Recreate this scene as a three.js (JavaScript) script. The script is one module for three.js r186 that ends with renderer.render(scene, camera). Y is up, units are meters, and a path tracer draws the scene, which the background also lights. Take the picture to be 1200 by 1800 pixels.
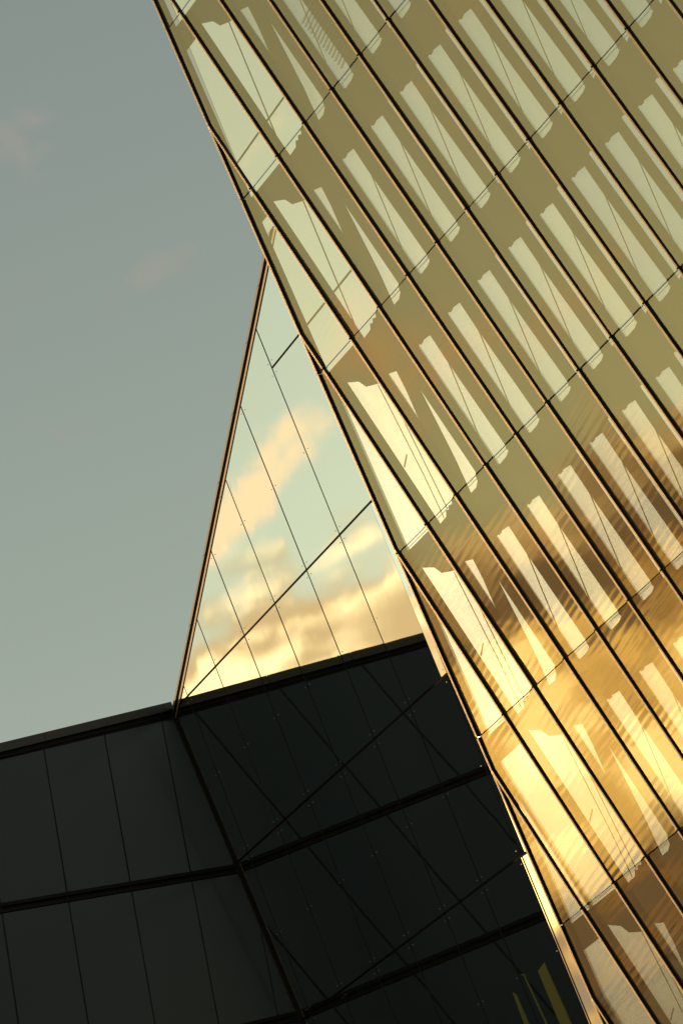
import * as THREE from 'three';

// ---------------------------------------------------------------- camera, sun, exposure
// The site was surveyed from the camera's place: x right, y down, z forwards along the sight line, in metres.
// W() turns such a point into the world (y up, ground at 0, the camera 1.7 m above it, heading -z).
const RT = [0.89879, -0.43837, 0], UP = [-0.40645, -0.83335, 0.37461], FW = [0.16422, 0.33669, 0.92718];
const dot = (a, b) => a[0] * b[0] + a[1] * b[1] + a[2] * b[2];
const add = (a, b, s = 1) => [a[0] + b[0] * s, a[1] + b[1] * s, a[2] + b[2] * s];
const cross = (a, b) => [a[1] * b[2] - a[2] * b[1], a[2] * b[0] - a[0] * b[2], a[0] * b[1] - a[1] * b[0]];
const len = (a) => Math.hypot(...a);
const W = (p) => [dot(p, RT), dot(p, UP) + 1.7, -dot(p, FW)];
const D2R = Math.PI / 180;
const heading = (az, el) => new THREE.Vector3(Math.sin(az * D2R) * Math.cos(el * D2R), Math.sin(el * D2R), -Math.cos(az * D2R) * Math.cos(el * D2R));

const scene = new THREE.Scene();
const camera = new THREE.PerspectiveCamera(2 * Math.atan(900 / 5000) / D2R, 682 / 1024, 0.5, 9000);
camera.position.set(0, 1.7, 0);
camera.quaternion.setFromRotationMatrix(new THREE.Matrix4().makeBasis(
  new THREE.Vector3(RT[0], UP[0], -FW[0]), new THREE.Vector3(-RT[1], -UP[1], FW[1]), new THREE.Vector3(-RT[2], -UP[2], FW[2])));
scene.add(camera);

const SUN_AZ = -86, SUN_EL = 13;
const sun = new THREE.DirectionalLight(new THREE.Color(1, 0.72, 0.42), 3.4);
const sunDir = heading(SUN_AZ, SUN_EL);
sun.position.copy(sunDir).multiplyScalar(150).add(new THREE.Vector3(0, 25, -60));
sun.target.position.set(0, 25, -60);
sun.castShadow = true;
sun.shadow.mapSize.set(2048, 2048);
Object.assign(sun.shadow.camera, { left: -45, right: 45, top: 45, bottom: -45, near: 1, far: 400 });
scene.add(sun, sun.target);

const renderer = new THREE.WebGLRenderer({ antialias: true });
renderer.toneMapping = THREE.LinearToneMapping;
renderer.toneMappingExposure = 1;
renderer.shadowMap.enabled = true;

// ---------------------------------------------------------------- noise
let seed = 7;
const rnd = () => { seed = (seed * 1664525 + 1013904223) >>> 0; return seed / 4294967296; };
const PERM = new Uint8Array(512);
{ const p = Array.from({ length: 256 }, (_, i) => i); for (let i = 255; i > 0; i--) { const j = Math.floor(rnd() * (i + 1)); [p[i], p[j]] = [p[j], p[i]]; } for (let i = 0; i < 512; i++) PERM[i] = p[i & 255]; }
const GX = new Float32Array(256), GY = new Float32Array(256);
for (let i = 0; i < 256; i++) { GX[i] = Math.cos(i * 2.399); GY[i] = Math.sin(i * 2.399); }
function noise(x, y) {                                         // gradient noise, about -1 .. 1
  const X = Math.floor(x), Y = Math.floor(y), fx = x - X, fy = y - Y, xi = X & 255, yi = Y & 255;
  const u = fx * fx * fx * (fx * (fx * 6 - 15) + 10), v = fy * fy * fy * (fy * (fy * 6 - 15) + 10);
  const g = (a, b, dx, dy) => { const h = PERM[PERM[a & 255] + (b & 255)]; return GX[h] * dx + GY[h] * dy; };
  const a = g(xi, yi, fx, fy), b = g(xi + 1, yi, fx - 1, fy), c = g(xi, yi + 1, fx, fy - 1), d = g(xi + 1, yi + 1, fx - 1, fy - 1);
  return 1.5 * (a + u * (b - a) + v * (c - a + u * (a - b - c + d)));
}
function fbm(x, y, oct = 4) { let s = 0, a = 0.5; for (let i = 0; i < oct; i++) { s += a * noise(x, y); x = x * 2.03 + 17.1; y = y * 2.03 + 5.3; a *= 0.5; } return s; }
const smooth = (a, b, x) => { const t = Math.min(1, Math.max(0, (x - a) / (b - a))); return t * t * (3 - 2 * t); };
const mix3 = (a, b, t) => [a[0] + (b[0] - a[0]) * t, a[1] + (b[1] - a[1]) * t, a[2] + (b[2] - a[2]) * t];
function along(table, x) { for (let i = 1; i < table.length; i++) if (x <= table[i][0]) { const [a, b] = [table[i - 1], table[i]]; return a[1] + (b[1] - a[1]) * smooth(0, 1, Math.max(0, (x - a[0]) / (b[0] - a[0]))); } return table[table.length - 1][1]; }

// ---------------------------------------------------------------- sky: clear evening air, a bank of cloud round the low sun, thin wisps above it
const BANK = [[-180, 4], [-125, 6.5], [-108, 8], [-101, 8.8], [-95, 10.2], [-86, 16.5], [-76, 19], [-69, 19.9], [-62, 20.4], [-40, 9], [0, 5], [90, 4], [180, 4]];
function skyAt(az, el, d) {
  const g = Math.acos(Math.min(1, Math.max(-1, d[0] * sunDir.x + d[1] * sunDir.y + d[2] * sunDir.z))) / D2R;
  const e = Math.max(el, -3), k = Math.exp(-Math.max(e, 0) / 18), f = 1 + 1.25 * Math.exp(-((g / 40) ** 2));
  let c = [(0.145 + 0.615 * k) * f, (0.183 + 0.66 * k) * f * (1 - 0.028 * (f - 1)), (0.200 + 0.42 * k) * f * (1 - 0.08 * (f - 1))];
  if (el < 42) {
    const near = Math.exp(-((g / 38) ** 2));
    // thin high wisps
    const wx = 0.31 * az + 0.95 * el, wy = 0.95 * az - 0.31 * el, q1 = 0.5 * fbm(az * 0.5 + 3, el * 0.6, 3), q2 = 0.5 * fbm(az * 0.5 + 31, el * 0.6 + 8, 3);
    const w0 = 0.9 * fbm(wx * 0.55 + q1 + 3.1, wy * 0.2 + q2 - 1.7, 6) + 0.55 * fbm(wx * 1.9 + 2 * q2 + 9, wy * 0.8 + 2 * q1, 5);
    let place = 0;
    for (const [a, b, la, lb, t, s] of [[-68.9, 22.3, 3.0, 0.85, -18, 0.62], [-66.3, 21.2, 1.6, 0.5, -18, 0.42], [-101, 12.6, 6, 0.9, 0, 0.5], [-97.6, 14.2, 2.2, 0.9, 10, 0.34], [-3.3, 31.4, 1.0, 0.8, 0, 0.46], [-1.5, 27.9, 1.6, 0.45, 6, 0.64], [-6.5, 24.6, 1.2, 0.3, 0, 0.3]]) {
      const c0 = Math.cos(t * D2R), s0 = Math.sin(t * D2R), x = ((az - a) * c0 + (el - b) * s0) / la, y = (-(az - a) * s0 + (el - b) * c0) / lb;
      place += s * Math.exp(-x * x - y * y);
    }
    const wisp = smooth(0.26, 0.64, w0 * 0.8 + place) * smooth(42, 34, el) * (0.34 + 0.5 * near);
    c = mix3(c, [0.38 + 1.15 * near, 0.335 + 0.74 * near, 0.29 + 0.30 * near], wisp);
    // the bank
    const top = along(BANK, az);
    if (el < top + 3) {
      const n1 = fbm(az * 0.22 + 40, el * 0.45, 6), n2 = fbm(az * 0.5 + 11, el * 1.2 + 7, 5);
      const s = top - el + 1.9 * n1 + 0.5 * n2, lit = 0.22 + 0.78 * near, left = smooth(-84, -94, az);
      const gold = [3.4 * lit, 2.35 * lit, 0.88 * lit * (0.55 + 0.45 * lit)], white = [2.1 * lit, 1.62 * lit, 0.88 * lit], amber = smooth(-0.1, 0.3, n2), dark = [0.17 + (0.17 + 0.45 * amber) * lit, 0.13 + (0.09 + 0.25 * amber) * lit, 0.11 + (0.02 + 0.04 * amber) * lit], tan = [0.88 * lit, 0.62 * lit, 0.31 * lit];
      let q = mix3(tan, white, smooth(-0.2, 0.7, 0.2 * s + 2.1 * n2));
      q = mix3(q, mix3(tan, dark, left), smooth(0.5, 1.2, s + 0.6 * n2) * smooth(-66.8, -69.5, az) * (1 - 0.25 * smooth(-101.5, -98, az) * left));
      q = mix3(q, gold, smooth(2.4, 3.4, s + 0.9 * n2 + 0.5 * n1) * (0.8 + 0.4 * n2));
      q = mix3(q, [4.6 * lit, 3.8 * lit, 2.0 * lit], smooth(3.2, 4.2, s) * smooth(0.02, 0.34, n2 + 0.4 * n1 + 0.04 + 0.1 * smooth(-97, -98.5, az) - 0.1 * smooth(-97.6, -96.2, az)) * left);
      q = mix3(q, dark, smooth(6.6, 7.8, s + 0.7 * n2 + 0.6 * smooth(-96.8, -98.6, az)));
      c = mix3(c, q, smooth(-0.5, 0.45, s));
    }
  }
  if (el < 0) { const t = smooth(0, -4, el); c = mix3(c, [0.12, 0.10, 0.085], t); }
  return c;
}
const SW = 4096, SH = 2048, pix = new Float32Array(SW * SH * 4);
for (let r = 0; r < SH; r++) {
  const el = ((r + 0.5) / SH - 0.5) * 180, ce = Math.cos(el * D2R), se = Math.sin(el * D2R);
  if (el < -6) { for (let x = 0; x < SW; x++) pix.set([0.12, 0.10, 0.085, 1], (r * SW + x) * 4); continue; }
  const step = el > 46 ? 8 : 1;
  for (let x = 0; x < SW; x += step) {
    const lon = ((x + step / 2) / SW - 0.5) * 2 * Math.PI, d = [Math.cos(lon) * ce, se, Math.sin(lon) * ce];
    const c = skyAt(Math.atan2(d[0], -d[2]) / D2R, el, d);
    for (let k = 0; k < step; k++) pix.set([c[0], c[1], c[2], 1], (r * SW + x + k) * 4);
  }
}
const sky = new THREE.DataTexture(pix, SW, SH, THREE.RGBAFormat, THREE.FloatType);
sky.mapping = THREE.EquirectangularReflectionMapping; sky.magFilter = THREE.LinearFilter; sky.needsUpdate = true;
scene.background = sky; scene.environment = sky;

// ---------------------------------------------------------------- textures and materials
function slopes(n, size, height, reach) {                      // a tiling normal map from a height field; reach = the slope that fills the map
  const h = new Float32Array(n * n), out = new Uint8Array(n * n * 4), s = size / n;
  for (let y = 0; y < n; y++) for (let x = 0; x < n; x++) {
    const a = x / n, b = y / n, wrap = (X, Y) => height(X * size, Y * size);
    h[y * n + x] = (wrap(a, b) * (1 - a) + wrap(a - 1, b) * a) * (1 - b) + (wrap(a, b - 1) * (1 - a) + wrap(a - 1, b - 1) * a) * b;
  }
  for (let y = 0; y < n; y++) for (let x = 0; x < n; x++) {
    const dx = (h[y * n + (x + 1) % n] - h[y * n + (x + n - 1) % n]) / (2 * s) / reach, dy = (h[((y + 1) % n) * n + x] - h[((y + n - 1) % n) * n + x]) / (2 * s) / reach;
    out.set([128 - 127 * Math.max(-1, Math.min(1, dx)), 128 - 127 * Math.max(-1, Math.min(1, dy)), 255, 255], (y * n + x) * 4);
  }
  const t = new THREE.DataTexture(out, n, n); t.wrapS = t.wrapT = THREE.RepeatWrapping; t.magFilter = THREE.LinearFilter; t.needsUpdate = true;
  t.repeat.set(1 / size, 1 / size);
  return t;
}
const rollerWave = slopes(1024, 8, (u, v) => 0.00014 * Math.sin(2 * Math.PI * ((v + 0.23 * u) / 0.165 + 0.75 * fbm(u * 0.35, v * 0.55, 3))) * Math.max(0, 0.5 + 1.5 * fbm(u * 0.45 + 5, v * 1.1, 3)) + 0.0008 * fbm(u * 0.9, v * 1.5, 3), 0.012);
const lazyWave = slopes(512, 8, (u, v) => 0.0016 * fbm(u * 0.55, v * 0.4, 2) + 0.0002 * fbm(u * 2.1 + 3, v * 1.7, 2), 0.01);

function speckled(n, a, b, freq) {                             // grain of two tones
  const out = new Uint8Array(n * n * 4), enc = (x) => Math.round(255 * (x <= 0.0031308 ? x * 12.92 : 1.055 * x ** (1 / 2.4) - 0.055));
  for (let y = 0; y < n; y++) for (let x = 0; x < n; x++) {
    const f = 2 * Math.PI / n, t = smooth(-0.5, 0.5, fbm(Math.cos(x * f) * freq + 9, Math.sin(x * f) * freq + y / n * 0.01 + Math.cos(y * f) * freq, 4) + 0.25 * (rnd() - 0.5));
    const c = mix3(a, b, t); out.set([enc(c[0]), enc(c[1]), enc(c[2]), 255], (y * n + x) * 4);
  }
  const t = new THREE.DataTexture(out, n, n); t.colorSpace = THREE.SRGBColorSpace; t.wrapS = t.wrapT = THREE.RepeatWrapping; t.magFilter = THREE.LinearFilter; t.needsUpdate = true;
  return t;
}
const lin = (r, g, b) => new THREE.Color().setRGB(r, g, b);
const std = (o) => new THREE.MeshStandardMaterial(o);
const phys = (o) => new THREE.MeshPhysicalMaterial(o);
const bronzeGrain = speckled(256, [0.25, 0.15, 0.055], [0.33, 0.205, 0.078], 3), copingGrain = speckled(256, [0.145, 0.125, 0.085], [0.19, 0.165, 0.115], 3);
const M = {
  film: std({ color: lin(0.98, 0.74, 0.35), metalness: 1, roughness: 0.03, transparent: true, opacity: 0.28, normalMap: rollerWave, normalScale: new THREE.Vector2(0.012, 0.012) }),
  clear: phys({ color: lin(0.96, 0.97, 0.93), transmission: 1, thickness: 0, roughness: 0.0, ior: 1.3 }),
  mirror: std({ color: lin(0.93, 0.92, 0.78), metalness: 1, roughness: 0.02, normalMap: lazyWave, normalScale: new THREE.Vector2(0.01, 0.01) }),
paleMirror: [[0.36, 0.42, 0.48], [0.325, 0.39, 0.455], [0.385, 0.44, 0.475]].map((c) => std({ color: lin(...c), metalness: 1, roughness: 0.2, normalMap: lazyWave, normalScale: new THREE.Vector2(0.02, 0.02) })),
  pitch: phys({ color: lin(0.004, 0.0035, 0.003), roughness: 0.9, specularIntensity: 0.05 }),
  greySeal: phys({ color: lin(0.010, 0.013, 0.014), roughness: 0.5, specularIntensity: 0.4 }),
  brownSeal: phys({ color: lin(0.014, 0.008, 0.005), roughness: 0.8, specularIntensity: 0.1 }),
  glassEdge: std({ color: lin(0.05, 0.055, 0.045), roughness: 0.4 }),
  darkGlass: phys({ color: lin(0.0075, 0.0185, 0.036), roughness: 0.30, specularIntensity: 0.5, normalMap: lazyWave, normalScale: new THREE.Vector2(0.012, 0.012) }),
  black: phys({ color: lin(0.012, 0.011, 0.010), roughness: 0.6, specularIntensity: 0.15 }),
  paintedFin: phys({ color: lin(0.016, 0.012, 0.008), roughness: 0.5, specularIntensity: 0.25 }),
  gilt: std({ color: lin(0.78, 0.58, 0.31), map: null, metalness: 0.55, roughness: 0.42 }),
  bronze: std({ color: lin(1, 1, 1), map: bronzeGrain, metalness: 0.15, roughness: 0.5 }),
  oldBronze: std({ color: lin(0.10, 0.055, 0.022), metalness: 0.3, roughness: 0.5 }),
  coping: std({ color: lin(1, 1, 1), map: copingGrain, metalness: 0.2, roughness: 0.6 }),
  darkCoping: std({ color: lin(0.020, 0.019, 0.014), metalness: 0.2, roughness: 0.5 }),
  inner: phys({ color: lin(0.020, 0.016, 0.010), roughness: 0.7, specularIntensity: 0.3 }),
  innerSteel: std({ color: lin(0.05, 0.04, 0.022), roughness: 0.6 }),
  steel: std({ color: lin(0.34, 0.32, 0.29), metalness: 0.9, roughness: 0.3 }),
  render: std({ color: lin(0.10, 0.09, 0.075), roughness: 0.9 }),
  strip: std({ color: lin(0.17, 0.16, 0.035), metalness: 0.3, roughness: 0.5 }),  // olive paint standing for yellow-green reflections in the mirror glass
};

// ---------------------------------------------------------------- building helpers
class Frame {                                                  // a sloped sheet: (i, j) along two edges, h metres out from its face
  constructor(o, a, b, n) { this.o = o; this.a = a; this.b = b; this.n = n; this.la = len(a); this.lb = len(b); }
  at(i, j, h = 0) { return W([0, 1, 2].map((k) => this.o[k] + i * this.a[k] + j * this.b[k] + h * this.n[k])); }
}
function clip(poly, inside) {                                  // keep where inside(i, j) >= 0 (linear)
  const out = [];
  poly.forEach((p, k) => {
    const q = poly[(k + 1) % poly.length], a = inside(...p), b = inside(...q);
    if (a >= 0) out.push(p);
    if ((a < 0) !== (b < 0)) { const t = a / (a - b); out.push([p[0] + (q[0] - p[0]) * t, p[1] + (q[1] - p[1]) * t]); }
  });
  return out;
}
const area = (p) => Math.abs(p.reduce((s, a, k) => { const b = p[(k + 1) % p.length]; return s + a[0] * b[1] - a[1] * b[0]; }, 0) / 2);
const rect = (i0, j0, i1, j1) => [[i0, j0], [i1, j0], [i1, j1], [i0, j1]];
function slab(fr, poly, lo, hi, { holes = [], shift = [0, 0], tilt = () => 0, base } = {}) {
  // a plate with outline poly between heights lo and hi over the sheet; group 0 is its face, group 1 the rest
  const v2 = (p) => p.map(([x, y]) => new THREE.Vector2(x, y)), rings = [poly, ...holes].map((p) => p.slice());
  const tris = THREE.ShapeUtils.triangulateShape(v2(rings[0]), rings.slice(1).map(v2)), flat = rings.flat();
  const pos = [], nor = [], uv = [], b = base || [0, 0, 0];
  const pt = ([i, j], h) => { const p = fr.at(i, j, h + tilt(i, j)); return [p[0] - b[0], p[1] - b[1], p[2] - b[2]]; };
  const n = W(fr.n), n0 = W([0, 0, 0]), out = [n[0] - n0[0], n[1] - n0[1], n[2] - n0[2]];
  const put = (A, B, C, want, ts) => {
    let m = cross(add(B, A, -1), add(C, A, -1)); const l = len(m) || 1; m = m.map((x) => x / l);
    if (want && dot(m, want) < 0) { [B, C] = [C, B]; m = m.map((x) => -x); ts = [ts[0], ts[2], ts[1]]; }
    pos.push(...A, ...B, ...C); nor.push(...m, ...m, ...m); uv.push(...ts.flat());
  };
  const tx = ([i, j]) => [i * fr.la + shift[0], j * fr.lb + shift[1]];
  for (const [a, c, d] of tris) { const q = [flat[a], flat[c], flat[d]]; put(pt(q[0], hi), pt(q[1], hi), pt(q[2], hi), out, q.map(tx)); }
  const face = pos.length / 3;
  for (const [a, c, d] of tris) { const q = [flat[a], flat[c], flat[d]]; put(pt(q[0], lo), pt(q[1], lo), pt(q[2], lo), out.map((x) => -x), q.map(tx)); }
  for (const ring of rings) {
    const mid = ring.reduce((s, p) => [s[0] + p[0] / ring.length, s[1] + p[1] / ring.length], [0, 0]), hole = ring !== rings[0];
    ring.forEach((p, k) => {
      const q = ring[(k + 1) % ring.length], P = pt(p, lo), Q = pt(q, lo), P1 = pt(p, hi), Q1 = pt(q, hi), m = pt(mid, lo);
      const w = [(P[0] + Q[0]) / 2 - m[0], (P[1] + Q[1]) / 2 - m[1], (P[2] + Q[2]) / 2 - m[2]].map((x) => (hole ? -x : x));
      const t = [tx(p), tx(q), tx(q)];
      put(P, Q, Q1, w, t); put(P, Q1, P1, w, [tx(p), tx(q), tx(p)]);
    });
  }
  const geo = new THREE.BufferGeometry();
  geo.setAttribute('position', new THREE.Float32BufferAttribute(pos, 3)); geo.setAttribute('normal', new THREE.Float32BufferAttribute(nor, 3)); geo.setAttribute('uv', new THREE.Float32BufferAttribute(uv, 2));
  geo.addGroup(0, face, 0); geo.addGroup(face, pos.length / 3 - face, 1);
  return geo;
}
function merge(geos) {
  const g = new THREE.BufferGeometry();
  for (const k of ['position', 'normal', 'uv']) { const n = k === 'uv' ? 2 : 3; const all = []; for (const q of geos) for (const x of q.attributes[k].array) all.push(x); g.setAttribute(k, new THREE.Float32BufferAttribute(all, n)); }
  return g;
}
function thing(name, label, category, foot) {
  const g = new THREE.Group(); g.name = name; g.position.set(...foot); g.userData = { label, category }; scene.add(g); return g;
}
const counts = {};
function part(name, geo, mat, parent, data) {
  const key = parent.uuid + name, n = (counts[key] = (counts[key] ?? -1) + 1);
  const m = new THREE.Mesh(geo, mat); m.name = n ? `${name}_${String(n).padStart(3, '0')}` : name;
  m.castShadow = m.receiveShadow = true; if (data) m.userData = data; parent.add(m); return m;
}

// ---------------------------------------------------------------- ground
{
  const g = new THREE.CircleGeometry(4000, 64); g.rotateX(-Math.PI / 2);
  const grain = speckled(512, [0.075, 0.07, 0.06], [0.12, 0.11, 0.095], 6); grain.repeat.set(900, 900);
  const m = new THREE.Mesh(g, std({ map: grain, roughness: 0.9 })); m.name = 'ground'; m.receiveShadow = true; m.userData.kind = 'structure'; scene.add(m);
}

// ---------------------------------------------------------------- the three faces
const G = new Frame([-3.90864169, -9.85330209, 60], [0.55326081, -0.58475174, -0.65080739], [2.05692185, 3.17184217, -1.24426737], [-0.67782225, 0.15787322, -0.71807594]);
const F = new Frame([-1.5428, -3.1985, 63.2035], [0.7415, -0.7987, -1.4421], [1.503, 3.6967, -1.023], [-0.82661, 0.18943, -0.52994]);
const L = new Frame([-4.2141, 4.8182, 70.2358], [-0.62101, 0.01023, -0.78374], [0.39079, 0.87081, -0.29828], [0.67944, -0.49151, -0.54478]);
const foot = (fr, i, j) => { const p = fr.at(i, j); return [p[0], 0, p[2]]; };
const toGround = (fr, i, j) => { const y0 = fr.at(i, j)[1], y1 = fr.at(i, j + 1)[1]; return j + y0 / (y0 - y1); };

// ---------------------------------------------------------------- the dark wing on the left
{
  const base = foot(L, 4, 4), o = { base };
  const t = thing('dark_glass_wing', 'low dark wing of blue-black glass panels under the evening sky, lower left', 'building', base);
  const END = 9.6, roof = (u) => -0.1186 + 0.1013 * u, sill = (u) => 0.2844 + 0.0951 * u;
  const rows = [[sill, () => 4.29], [() => 4.50, () => 8.14], [() => 8.36, () => 12.13], [() => 12.35, () => 16.0]];
  const low = toGround(L, 4, 8);
  const lines = [-2, -1, 0, 1, 2, 3, 4].map((k) => 0.41 + 2.10 * k);
  rows.forEach(([a, b], r) => {
    for (let k = 0; k <= lines.length; k++) {
      const l0 = k ? lines[k - 1] : -9, l1 = lines[k] ?? 30, y0 = a(0) - 1, y1 = b(0) + 1;
      let p = [[l0 + 0.3 * y0, y0], [l1 + 0.3 * y0, y0], [l1 + 0.3 * y1, y1], [l0 + 0.3 * y1, y1]];
      const g = 0.027;
      p = clip(p, (u, v) => u - (l0 + 0.3 * v) - g); p = clip(p, (u, v) => (l1 + 0.3 * v) - g - u);
      p = clip(p, (u, v) => v - a(u) - 0.02); p = clip(p, (u, v) => b(u) - 0.02 - v);
      p = clip(p, (u) => u - 0.10); p = clip(p, (u) => END - 0.05 - u);
      if (p.length < 3 || area(p) < 0.08) continue;
      const w = (rnd() - 0.5) * 0.006, w2 = (rnd() - 0.5) * 0.006, cu = p[0][0], cv = p[0][1];
      part('glass_panel', slab(L, p, -0.02, 0, { ...o, shift: [rnd() * 8, rnd() * 8], tilt: (u, v) => w * (u - cu) + w2 * (v - cv) }), [M.darkGlass, M.glassEdge], t);
    }
  });
  part('back_wall', slab(L, [[0.10, sill(0.1)], [END, sill(END)], [END, low], [0.10, low]], -0.9, -0.10, o), M.black, t);
  for (const [v0, v1] of [[4.29, 4.50], [8.14, 8.36], [12.13, 12.35]]) {                       // the transoms: two ribs with a groove between
    part('transom', merge([slab(L, rect(0.1, v0, END, v0 + 0.07), -0.1, 0.035, o), slab(L, rect(0.1, v1 - 0.07, END, v1), -0.1, 0.02, o), slab(L, rect(0.1, v0 + 0.07, END, v1 - 0.07), -0.1, -0.04, o)]), M.black, t);
  }
  for (const k of lines) {                                                                         // dark joints between the panels
    let p = [[k - 0.015 - 0.9, -3], [k + 0.015 - 0.9, -3], [k + 0.015 + 4.8, 16], [k - 0.015 + 4.8, 16]];
    p = clip(clip(clip(p, (u, v) => v - sill(u)), (u) => u - 0.1), (u) => END - u);
    if (p.length > 2) part('joint', slab(L, p, -0.1, -0.012, o), M.greySeal, t);
  }
  for (let k = 0; k < 5; k++) {                                                                    // coping stones along the roof edge
    const u0 = k ? 0.3 + (k - 1) * 2.2 + 0.008 : -0.02, u1 = Math.min(END, 0.3 + k * 2.2) - 0.008;
    part('coping', merge([slab(L, [[u0, roof(u0)], [u1, roof(u1)], [u1, roof(u1) + 0.2], [u0, roof(u0) + 0.2]], -0.9, 0.06, o), slab(L, [[u0, roof(u0) + 0.19], [u1, roof(u1) + 0.19], [u1, roof(u1) + 0.215], [u0, roof(u0) + 0.215]], 0.0602, 0.075, o)]), M.darkCoping, t);
  }
  part('gutter_recess', slab(L, [[0.05, roof(0.05) + 0.22], [END, roof(END) + 0.22], [END, sill(END)], [0.05, sill(0.05)]], -0.6, -0.03, o), M.black, t);
  part('gutter_rib', slab(L, [[0.05, roof(0.05) + 0.30], [END, roof(END) + 0.30], [END, roof(END) + 0.33], [0.05, roof(0.05) + 0.33]], -0.029, 0.02, o), M.black, t);
  part('corner_post', slab(L, rect(-0.06, -0.105, 0.068, 15.5), -0.2, 0.03, o), M.black, t);
  part('corner_trim', slab(L, rect(0.072, 0.24, 0.082, 15), -0.05, 0.008, o), M.oldBronze, t);
  part('end_wall', slab(L, rect(END, roof(END), END + 0.12, low), -0.9, 0.02, o), M.darkCoping, t);
}

// ---------------------------------------------------------------- the mirrored wing in the middle
{
  const base = foot(F, -3, 3), o = { base };
  const t = thing('mirrored_wing', 'pointed wing of mirror glass panels between the dark wing and the gold tower, reflecting clouds', 'building', base);
  const ex = (j) => -0.01 + (-4.074 + 0.01) / (0.717 + 0.235) * (j + 0.235);                   // sloping top edge of the glass: i at j
  const corner = (j) => -5.56 + 0.12 * (j - 0.967);
  const IMAX = 2.6, low = toGround(F, -3, 4);
  const cutAt = { 1: 0.87, 2: 1.09, 3: 0.975, 4: 1.12 };                                         // the last strip of each storey beside the tower is turned outwards
  const geoBolts = [], boltAt = [];
  for (let j = -3; j < 7; j++) for (let n = 0, at = [...new Set([-6, -5, -4, -3, -2, -1, 0, 1, 2, IMAX, cutAt[j] ?? 1])].sort((x, y) => x - y); n + 1 < at.length; n++) {
    const CUT = cutAt[j] ?? 1, i0 = at[n], i1 = at[n + 1], gi = 0.012, l = i0 === CUT && CUT !== 1 ? 0.001 : gi, r = i1 === CUT && CUT !== 1 ? 0.001 : gi;
    if (j === -1 && i1 <= 0) continue;
    let p = rect(i0 + l, j === 0 && i0 < 0 ? -0.4 : j + 0.0066, i1 - r, j + 1 - 0.0066);
    if (i0 < 1) p = clip(p, (i, j2) => i - ex(j2));
    p = clip(p, (i, j2) => i - corner(j2) - 0.02);
    if (p.length < 3 || area(p) < 0.003) continue;
    const turned = i0 >= CUT && j >= 1, k = turned ? -0.135 - 0.012 * (j % 2) : 0, w = (rnd() - 0.5) * 0.006, w2 = (rnd() - 0.5) * 0.005;
    const i9 = i0 < 2 ? CUT : i0;
    const tilt = (i, j2) => (turned ? k * (i - i9) * F.la : w * (i - i0) + w2 * (j2 - j));
    part('glass_panel', slab(F, p, -0.025, 0, { ...o, shift: [rnd() * 8, rnd() * 8], tilt }), [M.mirror, M.glassEdge], t);
  }
  const hull = [[1.0, -3], [IMAX, -3], [IMAX, low], [corner(low), low], [corner(0.99), 0.99], [1.0, -0.47]];
  part('back_wall', slab(F, hull.map(([i, j]) => [i + 0.02, j]), -0.5, -0.06, o), M.black, t);
  // seals: dark brown bars in the level joints, thin ones in the upright joints
  for (let j = 0; j < 6; j++) {
    let p = rect(j ? -7 : 0, j - 0.0072, IMAX, j + 0.0072); p = clip(clip(p, (i, j2) => i - ex(j2) - 0.02), (i, j2) => i - corner(j2) - 0.03);
    part('level_joint', slab(F, p, -0.059, -0.012, o), M.brownSeal, t);
  }
  for (let i = -5; i < 3; i++) {
    let p = rect(i - 0.0105, -3, i + 0.0105, 6.5); if (i < 1) p = clip(p, (a, b) => a - ex(b) - 0.02); p = clip(p, (a, b) => a - corner(b) - 0.03);
    if (p.length > 2) part('upright_joint', slab(F, p, -0.058, -0.016, o), M.black, t);
  }
  // fixing bolts: two either side of every upright joint above and below the level ones, and at half height
  const bolt = new THREE.CylinderGeometry(0.009, 0.011, 0.012, 10).toNonIndexed();
  const nW = (() => { const a = W(F.n), b = W([0, 0, 0]); return new THREE.Vector3(a[0] - b[0], a[1] - b[1], a[2] - b[2]); })(), q = new THREE.Quaternion().setFromUnitVectors(new THREE.Vector3(0, 1, 0), nW);
  for (let i = -5; i < 3; i++) for (let j = 0; j < 6; j++) for (const dj of [-0.035, 0.035, 0.5]) for (const di of [-0.06, 0.06]) {
    const a = i + di, b = j + dj; if (a < ex(b) + 0.05 || a < corner(b) + 0.1 || a > 0.99) continue;
    const g = bolt.clone().applyQuaternion(q), p = F.at(a, b, 0.008); g.translate(p[0] - base[0], p[1] - base[1], p[2] - base[2]); geoBolts.push(g);
  }
  part('fixing_bolts', merge(geoBolts), M.steel, t, { kind: 'stuff' });
  // the sloping top edge: tan coping, black channel, golden reveal, dark glazing bead; in short lengths
  const edge = (d0, d1, lo, hi, name, mat, cuts) => {
    const e = (d, j) => [ex(j) + d, j];
    for (let k = 0; k + 1 < cuts.length; k++) { const a = cuts[k], b = cuts[k + 1], g = 0.0012; part(name, slab(F, [e(d0, a + g), e(d1, a + g), e(d1, b - g), e(d0, b - g)], lo, hi, { ...o, shift: [rnd(), rnd()] }), mat, t); }
  };
  const cuts = [-0.56, -0.40, -0.23, -0.01, 0.21, 0.45, 0.69, 1.06];
  edge(-0.318, -0.240, -0.5, 0.014, 'edge_coping', M.coping, cuts);
  edge(-0.2395, -0.102, -0.5, 0.008, 'edge_channel', M.pitch, [-0.56, 1.06]);
  edge(-0.1015, -0.034, -0.5, 0.012, 'edge_reveal', M.bronze, [-0.56, 0.28, 1.06]);
  edge(-0.0335, -0.004, -0.5, 0.013, 'glazing_bead', M.black, [-0.56, 1.06]);
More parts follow.
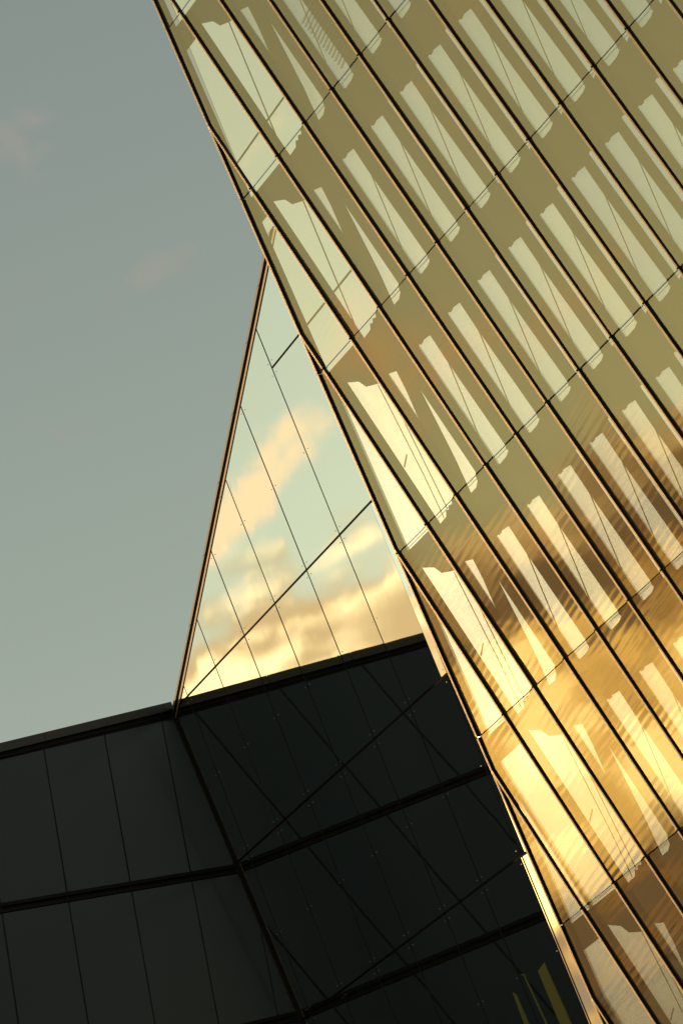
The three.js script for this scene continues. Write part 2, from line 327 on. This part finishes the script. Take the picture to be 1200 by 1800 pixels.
  // yellow-green reflections low down beside the tower, painted as olive strips on the glass
  for (const p of [[[0.42, 3.530], [0.60, 3.512], [0.645, 3.86], [0.43, 4.0]], [[-0.25, 3.55], [-0.20, 3.57], [-0.16, 3.9], [-0.30, 3.9]], [[0.10, 3.50], [0.118, 3.5], [0.20, 3.9], [0.175, 3.9]]]) part('painted_reflection', slab(F, p, 0.004, 0.012, o), M.strip, t);
}

// ---------------------------------------------------------------- the golden tower on the right
{
  const base = foot(G, 3, 4), o = { base };
  const t = thing('gold_glass_tower', 'tall tower of tilted gold glass panels with black fins filling the right side', 'building', base);
  const ib = (j) => 0.474 - 0.832 * j, I1 = 16, J0 = -2, J1 = 7;
  const inView = (i, j) => { const y = G.o.map((x, k) => x + (i + 0.5) * G.a[k] + (j + 0.5) * G.b[k]); const X = y[0] / y[2] * 5000, Y = y[1] / y[2] * 5000; return X < 960 && X > -700 && Y > -1250 && Y < 1250; };
  const ROWTILT = { 0: 0.002, 1: -0.003, 2: 0.004, 3: -0.003, 4: 0.004, 5: -0.003 };        // each storey leans a little differently
  // outer panes
  for (let j = J0; j < J1; j++) for (let i = -8; i < I1; i++) {
    let p = rect(i + 0.022, j + 0.0036, i + 1 - 0.012, j + 1 - 0.0036);
    p = clip(p, (a, b) => a - ib(b) - 0.03);
    if (p.length < 3 || area(p) < 0.004 || !inView(i, j)) continue;
    const w = (rnd() - 0.5) * 0.004, w2 = (rnd() - 0.5) * 0.005 + (ROWTILT[j] || 0);
    part('glass_panel', slab(G, p, -0.02, 0, { ...o, shift: [Math.floor(rnd() * 8), rnd() * 8], tilt: (a, b) => w * (a - i) * G.la + w2 * (b - j) * G.lb }), [M.film, M.clear], t);
    // gasket in the level joint under the pane
    let q = clip(rect(i + 0.02, j + 1 - 0.0012, i + 0.99, j + 1 + 0.0012), (a, b) => a - ib(b) - 0.03);
    if (q.length > 2) part('gasket', slab(G, q, -0.03, -0.012, o), M.black, t);
  }
  // fins between the panes: a black blade with two gilt rails on its edge
  const fin = (line, j0, j1, name) => {
    const strip = (a, b) => [[line(j0) + a, j0], [line(j0) + b, j0], [line(j1) + b, j1], [line(j1) + a, j1]];
    const f = part(name, slab(G, strip(-0.012, 0.028), -0.03, 0.058, o), M.paintedFin, t);
    const rail = part('rail', merge([slab(G, strip(-0.0135, -0.0090), 0.0585, 0.063, o), slab(G, strip(0.006, 0.0105), 0.0585, 0.0605, o)]), M.gilt, f);
    return rail;
  };
  for (let i = -8; i < I1; i++) for (let j = J0; j < J1; j++) {
    const start = Math.max(j, (0.474 - i) / 0.832);
    if (start > j + 0.985 || !inView(i, j)) continue;
    fin(() => i, start + (start > j ? 0 : 0.003), j + 1 - 0.003, 'fin');
    part('joint_clip', slab(G, rect(i - 0.02, j + 1 - 0.0042, i + 0.035, j + 1 + 0.0042), 0.02, 0.0645, o), M.pitch, t);
  }
  for (let j = J0; j < J1; j++) fin((b) => ib(b), j + 0.003, j + 1 - 0.003, 'edge_fin');
  // inner wall behind the panes, seen through them: plates with tall openings over pale panes, a rod across each
  const H = -0.08, DI = 0.568 / 0.761 * H / G.la, DJ = 0.335 / 0.761 * H / G.lb;                 // where the sight line meets it
  const sh = (p) => p.map(([i, j]) => [i + DI, j + DJ]);
  for (let j = J0; j < J1; j++) for (let i = -8; i < I1; i++) {
    if (!inView(i, j)) continue;
    const first = Math.ceil(ib(j) - 0.02), k = i - first;                                        // k: cells from the tower's edge
    let plate = rect(i, j + 0.065, i + 1, j + 1.065); plate = clip(plate, (a, b) => a - ib(b) - 0.02);
    if (plate.length < 3 || area(plate) < 0.004) continue;
    const q = (list) => list.map(([a, b]) => [i + a, j + b]), jit = () => (rnd() - 0.5) * 0.02, holes = [];
    if (k < 0) {                                                                                 // cut-off cells on the edge
      let h = rect(i, j + 0.17, i + 0.985, j + 1.03); h = clip(h, (a, b) => a - ib(b) - 0.23);
      if (h.length > 2 && area(h) > 0.01) holes.push(h);
    } else if (k === 0) holes.push(q([[0.264, 0.143], [0.543, 0.191], [0.627, 0.241], [0.9, 0.276], [0.985, 0.28], [0.985, 0.99], [0.83, 1.002], [0.79, 1.022], [0.70, 1.012], [0.64, 1.03], [0.58, 1.02], [0.50, 1.045], [0.255, 1.05]]));
    else if (k === 1) {
      holes.push(q([[0.236, 0.28], [0.466, 0.305], [0.40, 0.42], [0.243, 0.60]]), q([[0.70, 0.43], [0.70, 0.99], [0.64, 1.01], [0.62, 1.03], [0.50, 1.05], [0.30, 1.05], [0.45, 0.86]]));
    } else {
      const x = jit() * 0.6, y = jit() * 0.5;
      holes.push(q([[0.236 + x, 0.30 + y], [0.30 + x, 0.296 + y], [0.312 + x, 0.306 + y], [0.40 + x, 0.303 + y], [0.41 + x, 0.298 + y], [0.636 + x, 0.307 + y], [0.624 + x, 0.462], [0.628 + x, 0.60], [0.645 + x, 1.006], [0.625 + x, 1.014 + y], [0.622 + x, 1.028 + y], [0.645 + x, 1.031 + y], [0.60 + x, 1.040 + y], [0.519 + x, 1.048 + y], [0.30 + x, 1.052 + y], [0.26 + x, 1.048 + y], [0.238 + x, 1.05 + y], [0.229 + x, 1.006], [0.23 + x, 0.8]]));
      const w = Math.min(0.15, 0.062 + 0.014 * (i - ib(j) - 4.2));
      if (i - ib(j) > 3.3) holes.push(q([[0.955 - w, 0.276], [0.955 - w * 0.6, 0.27], [0.955, 0.28], [0.955, 1.03], [0.955 - w * 0.5, 1.035], [0.955 - w, 1.045]]));
      const r0 = [i + 0.624 + x, j + 0.475], r1 = [i + 0.236 + x, j + 0.87], dx = 0.009;
      part('brace_rod', slab(G, sh([r0, [r0[0] + dx, r0[1]], [r1[0] + dx, r1[1]], r1]), H - 0.0130, H - 0.004, o), M.innerSteel, t);
    }
    if (k > 0 || j >= 2) {
      let w = rect(i + 0.04, j + 0.12, i + 0.99, j + 1.063); if (k < 0) w = clip(w, (a, b) => a - ib(b) - 0.06);
      if (w.length > 2 && area(w) > 0.004) part('inner_window', slab(G, sh(w), H - 0.04, H - 0.014, { ...o, shift: [rnd() * 8, rnd() * 8] }), M.paleMirror[Math.floor(rnd() * 3)], t);
      if (k === 0 && j >= 2) for (const r of [[[0.885, 0.28], [0.893, 0.28], [0.60, 0.80], [0.43, 1.04], [0.422, 1.04], [0.592, 0.80]], [[0.30, 0.692], [0.52, 0.655], [0.52, 0.662], [0.30, 0.699]], [[0.985, 0.42], [0.985, 0.436], [0.62, 1.02], [0.612, 1.02]]]) part('brace_rod', slab(G, sh(r.map(([a, b]) => [i + a, j + b])), H - 0.0130, H - 0.006, o), M.innerSteel, t);
    }
    part('inner_wall', slab(G, sh(plate), H - 0.0135, H, { ...o, holes: holes.map(sh) }), M.inner, t);
  }
  // a hatched walkway grating behind one pane near the top
  for (let k = 0; k < 14; k++) part('grating_bar', slab(G, sh([[3.30 + 0.012 * k, 0.62 + 0.026 * k], [3.86, 0.585 + 0.026 * k], [3.86, 0.589 + 0.026 * k], [3.30 + 0.012 * k, 0.624 + 0.026 * k]]), H + 0.004, H + 0.012, o), M.innerSteel, t);
}

renderer.render(scene, camera);
